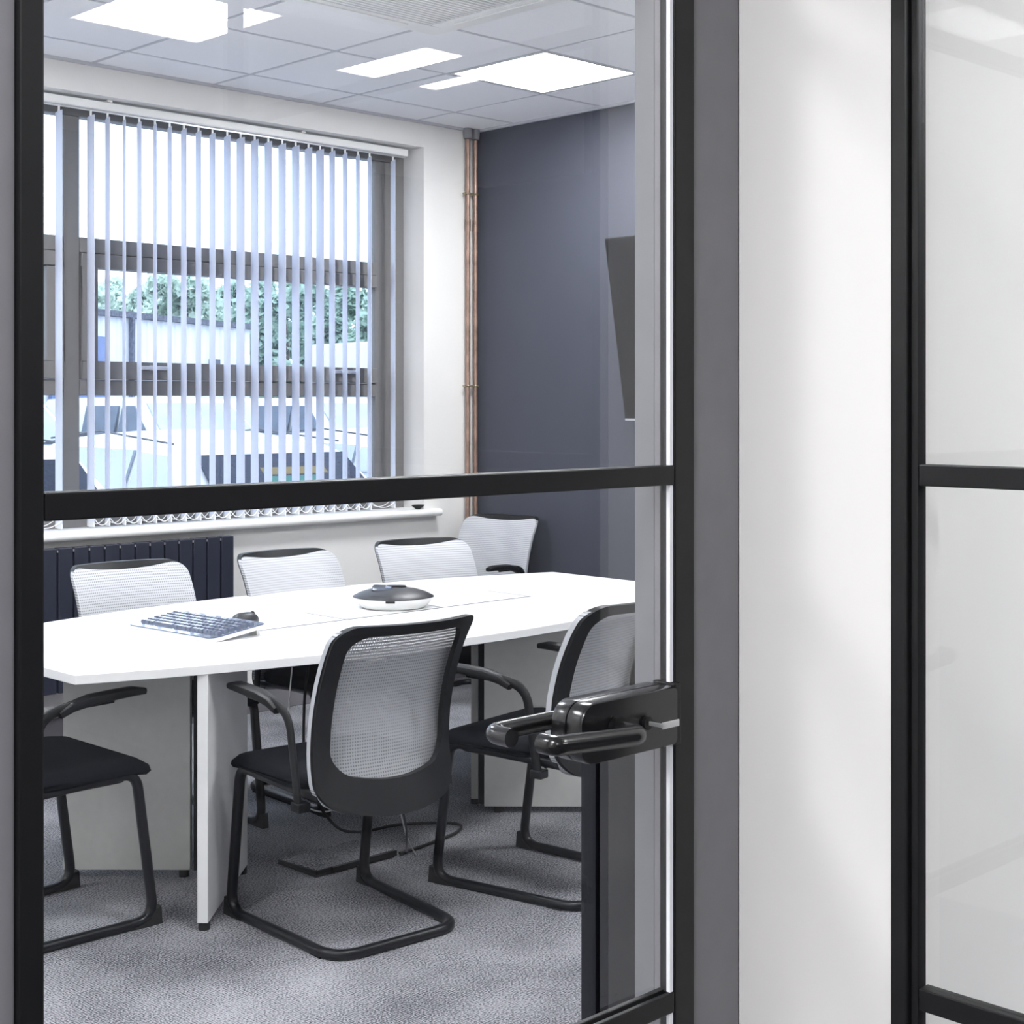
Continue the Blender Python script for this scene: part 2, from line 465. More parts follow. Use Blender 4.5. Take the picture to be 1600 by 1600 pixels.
# sill board
sl = B()
prof = [(VW + .16, .905), (VW + .16, .878), (VW - .03, .868)] + [(VW - .045 - .019 * sin(a), .8865 - .0185 * cos(a)) for a in [pi * k / 10 for k in range(11)]] + [(VW - .03, .905)]
prof = [(y, z) for y, z in prof]
sl.loft([[(x, y, z) for y, z in prof] for x in (WX0 - .08, 5.205)])
struct('trim_2', sl, M_white, 'white rounded window sill board', 'sill', smooth=True)

# ------------------------------------------------------------------ vertical blind
BV = 5.95
blind = thing('vertical_blind', (4.0, BV, 2.70), 0, 'white vertical blind drawn open across the window', 'blind')
def bp(name, b, m, parent=blind, **k):
    o = b.build(name, m, parent, **k)
    if parent is blind: o.location = -blind.location
    return o
bp('headrail', B().box(1.35, 5.075, BV - .022, BV + .022, 2.735, 2.772), M_white, bevel=.006)
bp('track', B().box(1.35, 5.070, BV - .003, BV + .003, 2.727, 2.7345), M_silver)
for hx in (1.9, 3.35, 4.4):
    bp('bracket', B().box(hx - .012, hx + .012, BV - .026, BV + .015, 2.7725, WZ1 - .001), M_white)
SX = [3.121, 3.272, 3.353, 3.435, 3.51, 3.59, 3.666, 3.74, 3.818, 3.894, 3.975, 4.05, 4.13, 4.208, 4.29, 4.37, 4.447, 4.518, 4.593, 4.674, 4.756, 4.832, 4.987]
SW = [8.5, 9, 6, 4, 5.5, 4.5, 5.5, 7, 7, 7.5, 8.5, 10.5, 9.5, 9.5, 9.5, 9.5, 9.5, 10, 7.5, 6, 5, 5, 6]   # apparent widths
SX = [1.45 + .0795 * k for k in range(20)] + SX
SW = [8] * 20 + SW
slat_pos = []
for x, wpx in zip(SX, SW):
    th = math.atan2(BV, x)
    dist = (x * 0.701 + BV * 0.713)
    de = math.asin(min(.9, 1.22 * wpx * dist / 2340 / 0.089))
    ph = th + de
    sl_ = thing('tmp') if False else None
    n = 7; ring0 = []; pts = []
    for k in range(n):
        q = -0.0445 + .089 * k / (n - 1)
        bow = .004 * (1 - (q / .0445) ** 2)
        pts.append((q * cos(ph) - bow * sin(ph), q * sin(ph) + bow * cos(ph)))
    th_ = .0006
    nx, ny = -sin(ph) * th_, cos(ph) * th_
    poly = [(a + nx, b + ny) for a, b in pts] + [(a - nx, b - ny) for a, b in reversed(pts)]
    ztop, zbot = 2.705, .936
    o = B().prism([(x + a, BV + b) for a, b in poly], zbot, ztop)
    so = bp('slat', o, M_slat, smooth=True)
    B().box(x - .004, x + .004, BV - .003, BV + .003, ztop - .004, 2.7268).build('carrier_hook', M_white, so)
    c, s_ = cos(ph), sin(ph)
    wpoly = [(-.042 * c - .0022 * -s_, -.042 * s_ - .0022 * c), (.042 * c - .0022 * -s_, .042 * s_ - .0022 * c),
             (.042 * c + .0022 * -s_, .042 * s_ + .0022 * c), (-.042 * c + .0022 * -s_, -.042 * s_ + .0022 * c)]
    B().prism([(x + a, BV + b) for a, b in wpoly], .912, .9355).build('weight', M_white, so)
    slat_pos.append((x, c, s_))
# bead chains between neighbouring slat weights
for side in (-1, 1):
    ch = B()
    for (xa, ca, sa_), (xb, cb, sb) in zip(slat_pos[:-1], slat_pos[1:]):
        if 3.1 < xa < 3.2: continue
        p = Vector((xa + side * .044 * ca, BV + side * .044 * sa_, .950)); q = Vector((xb + side * .044 * cb, BV + side * .044 * sb, .950))
        sag = .030
        ch.tube([p.lerp(q, t) + Vector((0, 0, -sag * 4 * t * (1 - t))) for t in [k / 10 for k in range(11)]], .0021, 5)
    bp('bead_chain', ch, M_white, smooth=True)

# ------------------------------------------------------------------ radiator
rad = thing('radiator', (2.6, VW - .05, .24), 0, 'anthracite vertical-panel radiator below the window sill', 'radiator')
rp = B().box(1.60, 3.89, VW - .055, VW - .04, .30, .80).build('manifold', M_anth, rad); rp.location = -rad.location
P0 = None; pitch = .0727; nP = 31
for k in range(nP):
    x = 3.893 - .0675 - k * pitch
    if P0 is None:
        P0 = B().box(0, .0655, VW - .10, VW - .056, .24, .846).build('panel', M_anth, rad, bevel=.004); P0.location = Vector((x, 0, 0)) - rad.location
    else:
        share(P0, 'panel', rad, Vector((x, 0, 0)) - rad.location)
    if k:
        bo = B().box(x + .068, x + .0722, VW - .098, VW - .06, .828, .838).build('top_spacer', M_silver, rad); bo.location = -rad.location
for x in (1.8, 3.7):
    bo = B().box(x - .02, x + .02, VW - .0395, VW - .001, .35, .75).build('bracket', M_anth, rad); bo.location = -rad.location

# ------------------------------------------------------------------ copper pipes
def vpipe(x, y, label):
    t = thing('copper_pipe', (x, y, 0), 0, label, 'pipe')
    B().tube([(0, 0, .0), (0, 0, CZ - .06)], .0125, 14).build('tube', M_copper, t, smooth=True)
    B().tube([(0, 0, CZ - .055), (0, 0, CZ - .002)], [.022, .025], 14, ry=[.022, .025]).build('collar', M_collar, t, smooth=True)
    for z in (2.40,):
        B().tube([(0, 0, z - .03), (0, 0, z + .03)], .0152, 14).build('coupling', M_copper, t, smooth=True)
    for z in (2.567, 1.546, .55):
        cb = B().tube([(.016 * cos(a), .016 * sin(a), z) for a in [2 * pi * k / 16 for k in range(16)]], .004, 6, closed=True)
        cb.box(-.029, -.018, -.004, .004, z - .004, z + .004).box(-.004, .004, .016, VW - y - .002, z - .005, z + .005)
        cb.cyl((-.028, -.012, z), (-.028, .008, z), .005, 8)
        cb.build('clip', M_brass, t, smooth=True)
    return t
vpipe(5.412, VW - .032, 'copper heating pipe on the white side, further from the charcoal wall')
vpipe(5.468, VW - .030, 'copper heating pipe tight in the corner against the charcoal wall')
hp = B()
hp.tube([(1.5, VW - .05, .14), (3.95, VW - .05, .14)], .009, 10)
tag(hp.build('heating_pipe', M_copper, smooth=True), 'thin copper pipe running low along the skirting under the radiator', 'pipe')

# small black dish on the sill
d = B(); prof = [(0.0, .008), (.012, .008), (.034, .020), (.036, .024), (.033, .024), (.012, .012)]
rings = []
for r, z in [(.010, 0), (.014, .002), (.036, .018), (.038, .022), (.034, .0225), (.012, .008), (.001, .007)]:
    rings.append([(r * cos(a), r * .8 * sin(a), z) for a in [2 * pi * k / 20 for k in range(20)]])
d.loft(rings)
tag(d.build('dish', M_plastic, smooth=True, loc=(5.08, VW - .01, .9055)), 'small black dish on the end of the window sill', 'dish')

# ------------------------------------------------------------------ wall screen
tv = thing('television', (UD, 3.99, 1.30), 0, 'black flat screen tilted down on the charcoal wall', 'television')
TW = 1.50; TH = .875
tilt = math.asin(.15 / TH)
def tvm(b, name, m, **k):
    o = b.build(name, m, tv, **k); o.rotation_euler = (0, -tilt, 0); o.location = (-.035, 0, .075); return o
tvm(B().box(-.045, -.0, -TW / 2, TW / 2, 0, TH), 'casing', M_plastic, bevel=.004)
tvm(B().box(-.048, -.0455, -TW / 2 + .012, TW / 2 - .012, .03, TH - .012), 'screen', M_screen)
tvm(B().box(-.048, -.0455, -TW / 2 + .004, TW / 2 - .004, .002, .012), 'bottom_strip', M_silver)
bo = B().box(-.034, -.001, -.25, .25, .22, .55).build('wall_bracket', M_plastic, tv)

# ------------------------------------------------------------------ meeting table
TZ = .73
tb = thing('meeting_table', (3.278, 4.03, 0), 0, 'white boat-shaped meeting table on angled panel legs', 'table')
half = 1.333
def hw(d): return .665 - .1435 * d * d
n = 24
poly = [(-half + 2 * half * k / n, -hw(-half + 2 * half * k / n)) for k in range(n + 1)] + [(half - 2 * half * k / n, hw(half - 2 * half * k / n)) for k in range(n + 1)]
top = B().prism(poly, TZ - .026, TZ).build('table_top', M_table, tb, bevel=.0015, seg=1)
top['label'] = 'white boat-shaped top'
# flush cable lids with thin grooves
for (a, b) in ((-.62, -.195), (-.185, .235), (.245, .672)):
    B().box(a, b, -.100, .118, TZ + .0002, TZ + .0016).build('cable_lid', M_table, top)
gv = B()
gv.box(-.63, .682, -.106, -.1005, TZ + .0002, TZ + .0009).box(-.63, .682, .1185, .124, TZ + .0002, TZ + .0009)
gv.box(-.63, -.6205, -.1, .118, TZ + .0002, TZ + .0009).box(.6725, .682, -.1, .118, TZ + .0002, TZ + .0009)
gv.box(-.1945, -.1855, -.1, .118, TZ + .0002, TZ + .0009).box(.2355, .2445, -.1, .118, TZ + .0002, TZ + .0009)
gv.build('groove', mat('groove_grey', (.10, .11, .14), .6, var=.05), top)
def slab(p, q, th, z0, z1, name, m, parent=tb, bevel=.001):
    p = Vector(p) - Vector((3.278, 4.03)); q = Vector(q) - Vector((3.278, 4.03))
    t = (q - p).normalized(); nrm = Vector((-t.y, t.x)) * th / 2
    return B().prism([tuple(p + nrm), tuple(p - nrm), tuple(q - nrm), tuple(q + nrm)], z0, z1).build(name, m, parent, bevel=bevel, seg=1)
ZB = TZ - .0265
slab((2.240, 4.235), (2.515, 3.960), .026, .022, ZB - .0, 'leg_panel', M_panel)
slab((2.523, 3.952), (2.545, 3.930), .034, .022, ZB, 'leg_post', M_black)
slab((2.550, 3.925), (2.566, 3.838), .020, .022, ZB - .03, 'leg_panel', M_table)
slab((2.272, 3.520), (2.652, 3.885), .030, .022, ZB, 'leg_panel', M_table)
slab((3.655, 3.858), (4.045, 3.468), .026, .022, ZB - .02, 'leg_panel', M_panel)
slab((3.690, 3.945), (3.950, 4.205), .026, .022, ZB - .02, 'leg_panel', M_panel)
slab((3.665, 3.880), (3.695, 3.915), .024, .022, ZB - .02, 'leg_post', M_black)
for (p, q) in (((2.62, 3.78), (3.72, 3.78)), ((2.62, 4.13), (3.78, 4.13))):
    slab(p, q, .05, ZB - .022, ZB - .0005, 'support_rail', M_black)
slab((2.72, 3.66), (3.62, 3.62), .05, ZB - .022, ZB - .0005, 'support_rail', M_black)
for (x, y) in ((2.285, 3.532), (2.64, 3.873), (2.252, 4.223), (2.50, 3.975), (3.69, 3.823), (4.03, 3.483), (3.71, 3.965), (3.94, 4.195)):
    B().cyl((x - 3.278, y - 4.03, 0), (x - 3.278, y - 4.03, .0215), .016, 14).build('levelling_foot', M_rubber, tb, smooth=True)

# ------------------------------------------------------------------ chairs
HWB = .222
BP = [(.34, -.180), (.40, -.160), (.50, -.136), (.60, -.142), (.70, -.168), (.80, -.212), (.84, -.240), (.88, -.276), (.92, -.312)]
def side_y(z):
    for (a, ya), (b, yb) in zip(BP[:-1], BP[1:]):
        if z <= b:
            t = max(0, (z - a) / (b - a)); return ya + (yb - ya) * t
    return BP[-1][1]
def smooth_side(z): return sum(side_y(z + d) for d in (-.03, -.015, 0, .015, .03)) / 5
def back_y(x, z): return smooth_side(z) - .070 * (1 - (x / HWB) ** 2)
def mesh_y(x, z): return smooth_side(z) - .030 * (1 - (x / HWB) ** 2)
def make_chair():
    t = thing('conference_chair')
    w = .224
    zf = .0135
    wr = .200
    pts = [(-w + .02, -.17, .412), (-w, .215, .430), (-w, .272, zf), (-wr, -.238, zf), (wr, -.238, zf), (w, .272, zf), (w, .215, .430), (w - .02, -.17, .412)]
    path = rnd(pts, [.05, .055, .085, .085, .055, .05], 8)
    B().tube(path, .0145, 12, ry=.0135, up=(0, 0, 1), sq=.75).build('sled_frame', M_tube, t, smooth=True)
    B().cyl((-w + .02, -.12, .405), (w - .02, -.12, .405), .010, 10).build('cross_tube', M_tube, t, smooth=True)
    for s in (-1, 1):
        g = B()
        g.loft([[(s * w + d, .292, 0), (s * w + d, .245, 0), (s * w + d, .20, .004), (s * w + d, .232, .012), (s * w + d, .272, .045), (s * w + d, .288, .05)] for d in (-.0125, .0125)])
        g.build('glide', M_rubber, t)
        g = B().box(s * .204 - .011, s * .204 + .011, -.18, -.13, .0, .004).build('glide', M_rubber, t)
    # seat cushion, waterfall front
    top_ = [(-.142, .452), (-.10, .458), (0, .462), (.12, .468), (.19, .470), (.235, .463), (.262, .446), (.268, .428)]
    bot_ = [(.255, .416), (.225, .420), (.12, .424), (0, .418), (-.10, .412), (-.136, .412), (-.146, .430)]
    sec = top_ + bot_
    cy = sum(p[0] for p in sec) / len(sec); cz = .435
    rings = []
    for x, sc, sy in ((-.238, .25, .90), (-.232, .62, .95), (-.218, .9, .985), (-.19, 1, 1), (-.1, 1.0, 1), (0, 1.0, 1), (.1, 1.0, 1), (.19, 1, 1), (.218, .9, .985), (.232, .62, .95), (.238, .25, .90)):
        rings.append([(x * (1 - .20 * max(0, -.07 - y) / .10), cy + (y - cy) * sy, cz + (z - cz) * sc) for y, z in sec])
    B().loft(rings).build('seat', M_seat, t, smooth=True)
    B().prism(rrect(-.185, .185, -.140, .215, .03), .398, .414).build('seat_pan', M_plastic, t, bevel=.003)
    # back: outlines in (x, z)
    zo0, zo1 = .392, .876
    outer = rrect(-HWB, HWB, zo0, zo1, [.050, .050, .06, .06], 7)
    inner = rrect(-HWB + .040, HWB - .040, zo0 + .088, zo1 - .030, [.05, .05, .055, .055], 7)
    def dens(o, m=10):
        out = []
        for i, p in enumerate(o):
            q = o[(i + 1) % len(o)]
            k_ = m if (i + 1) % 8 == 0 else 1
            out += [(p[0] + (q[0] - p[0]) * t / k_, p[1] + (q[1] - p[1]) * t / k_) for t in range(k_)]
        return out
    outer, inner = dens(outer), dens(inner)
    inner = [(x, z - (.030 * (1 - (x / .182) ** 2) if z < .56 else 0)) for x, z in inner]
    outer = [(x, z - (.032 * (1 - (x / .222) ** 2) if z < .5 else 0)) for x, z in outer]
    fr = B()
    def ringpts(o, dy): return [(x, back_y(x, z) + dy, z) for x, z in o]
    fr.loft([ringpts(outer, .004), ringpts(outer, -.024), ringpts(inner, -.020), ringpts(inner, .000), ringpts(outer, .004)], cap=False)
    fr.build('back_frame', M_plastic, t, smooth=True)
    # mesh sheet stretched over the front of the frame and wrapped round its edge
    ms = B(); N = len(outer); cx0, cz0 = 0, (zo0 + zo1) / 2 + .01
    rings = []
    ow = [(x * 1.012, cz0 + (z - cz0) * 1.004 - (.024 * (1 - (x / HWB) ** 2) if z > .8 and abs(x) < HWB else 0)) for x, z in outer]
    rings.append([(x, (back_y(x, z) if abs(x) > .2 or z < .5 else mesh_y(x, z) + .012) - .015, z) for x, z in ow])
    for f in (1.0, .97, .85, .7, .52, .34, .16, .02):
        rr_ = [(cx0 + (x - cx0) * f, cz0 + (z - cz0) * f) for x, z in ow]
        rings.append([(x, mesh_y(x, z) + .008 - (.004 if f == 1.0 else 0), z) for x, z in rr_])
    ms.loft(rings, cap=False)
    ms.add(rings[-1], [tuple(range(N))])
    ms.build('back_mesh', M_mesh, t, smooth=True)
    # arms
    for s in (-1, 1):
        xa = s * .250
        ap = rnd([(s * .240, -.118, .382), (xa, -.085, .632), (xa, .03, .650), (xa, .13, .652)], [.10, .05], 10)
        a = B().tube(ap, .0075, 10, ry=.0145, up=(0, 1, 0), sq=.8).build('arm', M_plastic, t, smooth=True)
        pp = [(xa, -.030, .628), (xa, .005, .645), (xa, .06, .656), (xa, .13, .660), (xa, .19, .662), (xa, .225, .658)]
        B().tube(pp, [.014, .019, .023, .024, .023, .014], 12, ry=[.011, .014, .015, .014, .013, .009], sq=.7).build('arm_pad', M_plastic, a, smooth=True)
        B().box(min(s * .214, s * .252), max(s * .214, s * .252), -.138, -.098, .374, .398).build('arm_bracket', M_plastic, t, bevel=.003)
    return t
proto = make_chair()
def copy_tree(o, parent=None):
    c = o.copy(); COL.objects.link(c); c.parent = parent
    for chd in o.children: copy_tree(chd, c)
    return c
CH = [
    ('black sled chair with its back to the door, floor box under it', 2.605, 3.292, -5),
    ('black sled chair with grey mesh back, partly hidden behind the door handle', 3.275, 3.158, 9),
    ('black sled chair tucked under the narrow table end nearest the keyboard', 1.933, 3.885, -89),
    ('grey mesh chair on the window side in front of the radiator, opposite the keyboard', 2.77, 4.53, 177),
    ('grey mesh chair on the window side between radiator end and conference phone', 3.44, 4.48, 180),
    ('grey mesh chair on the window side next to the corner chair', 4.09, 4.49, 170),
    ('grey mesh chair standing apart in the corner by the copper pipes', 5.09, 5.46, 102),
]
for i, (lab, u, v, a) in enumerate(CH):
    o = proto if i == 0 else copy_tree(proto)
    o.location = (u, v, 0); o.rotation_euler = (0, 0, R(a))
    tag(o, lab, 'chair', 'mesh back meeting chairs')

# ------------------------------------------------------------------ things on the table
kb = thing('keyboard', (2.595, 4.055, TZ + .0001), R(-90 + 3.5), 'black glossy keyboard with pale underside lying on the white table', 'keyboard')
# local: x = width (user's right), y = away from the user
def slope(y): return .012 + (y + .095) * .12
sec0 = B()
outl = rrect(-.228, .228, -.110, .100, [.02, .02, .03, .03], 6)
sec0.loft([[(x * .985, y * .97, max(.0, slope(y) - .012)) for x, y in outl], [(x, y, slope(y)) for x, y in outl]])
sec0.build('base', M_white, kb, smooth=True)
B().loft([[(x * .99, y * .99, slope(y * .99) + .0003) for x, y in outl], [(x * .98, y * .975, slope(y * .975) + .003) for x, y in outl]]).build('deck', M_key, kb, smooth=True)
def keymesh(wd):
    k = B(); a, b = wd / 2, .0078
    k.loft([[(-a, -b, 0), (a, -b, 0), (a, b, 0), (-a, b, 0)], [(-a * .86, -b * .75, .007), (a * .86, -b * .75, .007), (a * .86, b * .85, .007), (-a * .86, b * .85, .007)]])
    return k
kproto = {}
for r_ in range(6):
    y = -.060 + r_ * .0245
    x = -.205
    ws = [.0165] * 15 if r_ not in (0,) else [.02, .02, .02, .105, .02, .02, .02, .02]
    ws = ws + [.0165] * 3 + [.0165] * 4
    for i, wd in enumerate(ws):
        gap = .0022 + (.006 if i in (len(ws) - 7, len(ws) - 4) else 0)
        x += gap
        if x + wd > .212: break
        px = x + wd / 2
        if wd not in kproto:
            kproto[wd] = keymesh(wd).build('key', M_key, kb)
            o = kproto[wd]
        else:
            o = share(kproto[wd], 'key', kb)
        o.location = (px, y, slope(y) + .0031); o.rotation_euler = (math.atan(.12), 0, 0)
        x += wd
for s in (-.18, .18):
    B().box(s - .02, s + .02, .08, .092, 0, .0195).build('foot', M_white, kb)
ms = thing('computer_mouse', (2.80, 4.085, TZ + .0018), R(-80), 'dark grey computer mouse beside the keyboard', 'mouse')
mb = B(); rings = []
for z, sx, sy in ((0, .92, .94), (.006, 1, 1), (.014, 1, 1), (.022, .93, .93), (.030, .72, .76), (.035, .42, .5), (.0365, .06, .1)):
    rings.append([(.030 * sx * cos(a), .055 * sy * sin(a) - .006 * (z / .03), z) for a in [2 * pi * k / 24 for k in range(24)]])
mb.loft(rings); mb.build('body', M_dgrey, ms, smooth=True)
B().tube([(0, .03 + .010 * cos(a), .024 + .010 * sin(a)) for a in [2 * pi * k / 14 for k in range(14)]], .003, 6, closed=True).build('scroll_wheel', M_rubber, ms, smooth=True)

cp = thing('conference_phone', (3.395, 4.048, TZ + .0017), R(-44.5), 'conference speaker puck with white base and charcoal top', 'conference phone')
def sq(a, rx, ry, e=.72):
    c, s = cos(a), sin(a)
    return (rx * math.copysign(abs(c) ** e, c), ry * math.copysign(abs(s) ** e, s))
AN = [2 * pi * k / 40 + pi / 4 for k in range(40)]
def diam(k, z): return [(x, y, z) for x, y in [(lambda p: (p[0] * .7071 - p[1] * .7071, p[0] * .7071 + p[1] * .7071))(sq(a, k, k, .8)) for a in AN]]
def puck(rx, ry, z): return [(rx * math.copysign(abs(cos(a)) ** 1.12, cos(a)), ry * math.copysign(abs(sin(a)) ** 1.12, sin(a)), z) for a in [2 * pi * k / 48 for k in range(48)]]
B().loft([puck(.105, .10, 0), puck(.118, .112, .006), puck(.140, .134, .034), puck(.143, .136, .038)]).build('base', M_white, cp, smooth=True)
B().loft([puck(.144, .137, .0385), puck(.141, .134, .042), puck(.115, .105, .055), puck(.085, .075, .064), puck(.05, .045, .0685), puck(.01, .01, .070)]).build('cover', M_dgrey, cp, smooth=True)
B().loft([[(x, y, .0650 - .004 * (x + .05) / .1) for x, y in rrect(-.075, .0, -.05, .04, .012)], [(x, y, .0745 - .004 * (x + .05) / .1) for x, y in rrect(-.072, -.003, -.047, .037, .012)]]).build('keypad', M_key, cp, smooth=True)
B().loft([[(x, y, .0685) for x, y in rrect(-.03, .045, -.005, .05, .018)], [(x, y, .0735) for x, y in rrect(-.025, .04, .0, .046, .015)]]).build('display', M_screen, cp, smooth=True)
B().box(-.016, .016, -.136, -.128, .030, .0375).build('port', M_rubber, cp)

# ------------------------------------------------------------------ floor box and cables
fb = thing('floor_box', (2.932, 3.775, 0), 0, 'floor outlet box with raised carpeted lid under the table', 'floor box')
B().box(-.155, .155, -.10, .10, .0, .006).build('tray', M_rubber, fb)
lid = B(); lid.loft([[(-.155, -.10, .0062), (.155, -.10, .0062), (.155, .10, .0062), (-.155, .10, .0062)], [(-.155, -.10, .020), (.155, -.10, .020), (.155, .10, .012), (-.155, .10, .012)]])
lo = lid.build('lid', M_black, fb, bevel=.002)
B().loft([[(-.149, -.094, .0200), (.149, -.094, .0200), (.149, .096, .0124), (-.149, .096, .0124)], [(-.149, -.094, .0215), (.149, -.094, .0215), (.149, .096, .0139), (-.149, .096, .0139)]]).build('carpet_inlay', M_carpet, lo)
B().box(-.10, .155, -.112, -.1015, .006, .022).build('hinge', M_black, fb)
def cable(name, pts, r, m, label):
    P = [Vector(p) for p in pts]; out = []
    for i in range(len(P) - 1):
        p0, p1, p2, p3 = P[max(i - 1, 0)], P[i], P[i + 1], P[min(i + 2, len(P) - 1)]
        for k in range(8):
            t = k / 8
            out.append(.5 * ((2 * p1) + (-p0 + p2) * t + (2 * p0 - 5 * p1 + 4 * p2 - p3) * t * t + (-p0 + 3 * p1 - 3 * p2 + p3) * t ** 3))
    out.append(P[-1])
    return tag(B().tube(out, r, 8).build(name, m, smooth=True), label, 'cable')
cable('power_cable', [(3.02, 4.02, ZB - .03), (2.98, 4.01, .45), (2.97, 3.98, .22), (3.05, 3.95, .06), (3.16, 3.95, .008), (3.32, 3.92, .008), (3.46, 3.80, .008), (3.40, 3.72, .008), (3.22, 3.68, .008), (3.10, 3.665, .010)],
      .0048, M_rubber, 'black cable looping from table to floor and back to the floor box')
cable('data_cable', [(3.10, 4.0, ZB - .03), (3.14, 3.98, .40), (3.22, 3.94, .20), (3.28, 3.90, .12), (3.24, 3.80, .05), (3.12, 3.655, .010)],
      .0036, M_dgrey, 'dark straight cable dropping from the table to the floor box')
cable('network_cable', [(2.98, 4.06, ZB - .03), (2.93, 4.03, .40), (2.93, 4.0, .18), (3.02, 3.96, .10), (3.20, 3.94, .13), (3.28, 3.90, .10), (3.20, 3.75, .03), (3.13, 3.62, .006)],
      .0026, M_silver, 'thin pale grey cable beside the black ones under the table')

# ------------------------------------------------------------------ black cabinet by the partition
cb = thing('cabinet', (2.6, 1.58, 0), 0, 'low glossy black cabinet just inside the glass door', 'cabinet')
B().box(-.58, .60, -.30, .275, .06, .84).build('body', M_gloss, cb, bevel=.002)
B().box(-.56, .58, -.28, .25, 0, .0595).build('plinth', M_black, cb)
B().box(-.60, -.5805, .2395, .275, .062, .838).build('end_panel', M_gloss, cb, bevel=.001)
B().box(-.60, -.5805, -.30, .2295, .062, .838).build('end_panel', M_gloss, cb, bevel=.001)
B().box(-.605, .605, -.305, .278, .8405, .862).build('top', M_gloss, cb, bevel=.002)
for x0 in (-.575, .012):
    dr = B().box(x0, x0 + .58, .2755, .293, .065, .835).build('door', M_gloss, cb, bevel=.001)
    B().box(x0 + .05, x0 + .06, .2935, .315, .55, .75).build('handle', M_silver, dr)

# ------------------------------------------------------------------ glazed door
DV = 1.185           # glass plane
door = thing('door_1', (1.05, DV, 0), 0, 'black steel framed glass door with horizontal glazing bars', 'door', kind='structure')
def dp(name, b, m, parent=door, **k):
    o = b.build(name, m, parent, **k)
    if parent is door: o.location = -door.location
    return o
D0, D1 = DV - .012, DV + .012
dp('stile', B().box(.580, .6025, D0, D1, .006, 2.12), M_black, bevel=.002)
dp('stile', B().box(1.434, 1.473, D0, D1, .006, 2.12), M_black, bevel=.002)
BARS = [(.006, .08), (.694, .719), (1.3425, 1.3665), (1.99, 2.015), (2.08, 2.12)]
for z0, z1 in BARS:
    dp('rail', B().box(.603, 1.4335, D0, DV - .0045, z0, z1).box(.603, 1.4335, DV + .0045, D1, z0, z1), M_black, bevel=.0015)
for (a, b) in zip(BARS[:-1], BARS[1:]):
    if b[0] - a[1] < .2 and False: continue
    dp('pane', B().box(.603, 1.4335, DV - .004, DV + .004, a[1] - .006, b[0] + .006), M_glass)
for (z0, z1) in ((.7195, 1.0235), (1.1005, 1.342), (1.367, 1.9895), (.0805, .6935)):
    dp('glazing_seal', B().box(1.4270, 1.4333, DV - .010, DV - .0045, z0, z1), M_seal)
# lock case and lever handles
case_poly = [(u, z) for u, z in rrect(1.252, 1.4262, 1.027, 1.098, [.006, .024, .024, .006], 7)]
lc = B(); lc.loft([[(u, DV - .0012, z) for u, z in case_poly], [(u, DV - .021, z) for u, z in case_poly], [(1.34 + (u - 1.34) * .985, DV - .0235, 1.0625 + (z - 1.0625) * .96) for u, z in case_poly]])
lo = dp('lock_case', lc, M_handle, smooth=True)
lr = B(); lr.loft([[(u, DV + .0012, z) for u, z in case_poly], [(u, DV + .021, z) for u, z in case_poly], [(1.34 + (u - 1.34) * .985, DV + .0235, 1.0625 + (z - 1.0625) * .96) for u, z in case_poly]])
lr_ = dp('lock_case', lr, M_handle, smooth=True)
dp('strike_bracket', B().box(1.4270, 1.440, DV - .018, DV + .018, 1.024, 1.100), M_black, bevel=.002)
def lever(sgn, u_s, u_e, v0, v1, v2, z, parent, rise=0.0):
    pth = rnd([(u_s, v0, z), (u_s, v1, z), (u_e, v1, z + rise), (u_e, v2, z + rise)], .026, 10)
    b = B().tube(pth, .0112, 16)
    b.cyl((u_s, v0 + sgn * .0005, z), (u_s, v0 + sgn * .006, z), .016, 20)
    return b.build('lever_handle', M_handle, parent, smooth=True)
lever(-1, 1.312, 1.165, DV - .024, DV - .066, DV - .046, 1.062, lo, .011)
lever(1, 1.322, 1.200, DV + .024, DV + .072, DV + .036, 1.060, lr_)
ky = B().cyl((1.366, DV - .0235, 1.062), (1.366, DV - .028, 1.062), .008, 14)
ky.build('keyhole', M_black, lo, smooth=True)
ky = B().box(1.365, 1.3675, DV - .048, DV - .0285, 1.0595, 1.0645)
ky.box(1.365, 1.396, DV - .0505, DV - .0485, 1.058, 1.066)
ky.build('key', M_silver, lo, bevel=.0006)

# door frame: grey posts and head, black stop, light reveal on the room side
trim3 = B().box(.44, .579, DV - .005, VI, 0, 2.16).box(1.4745, UP - .001, DV - .005, DV + .030, 0, 2.16).box(.579, 1.4745, DV - .005, VI, 2.125, 2.16)
struct('trim_3', trim3, M_frame, 'grey door frame posts around the glass door', 'door frame', bevel=.0015)
struct('trim_4', B().box(1.4355, 1.474, DV + .0125, DV + .0215, 0, 2.124), M_frame, 'narrow dark grey stop strip of the door reveal', 'door stop')
struct('trim_5', B().box(1.4355, 1.474, DV + .022, DV + .0545, 0, 2.124).box(1.4745, UP + .011, DV + .031, DV + .0545, 0, 2.124), M_reveal, 'light grey lining of the door reveal', 'trim', bevel=.0015)

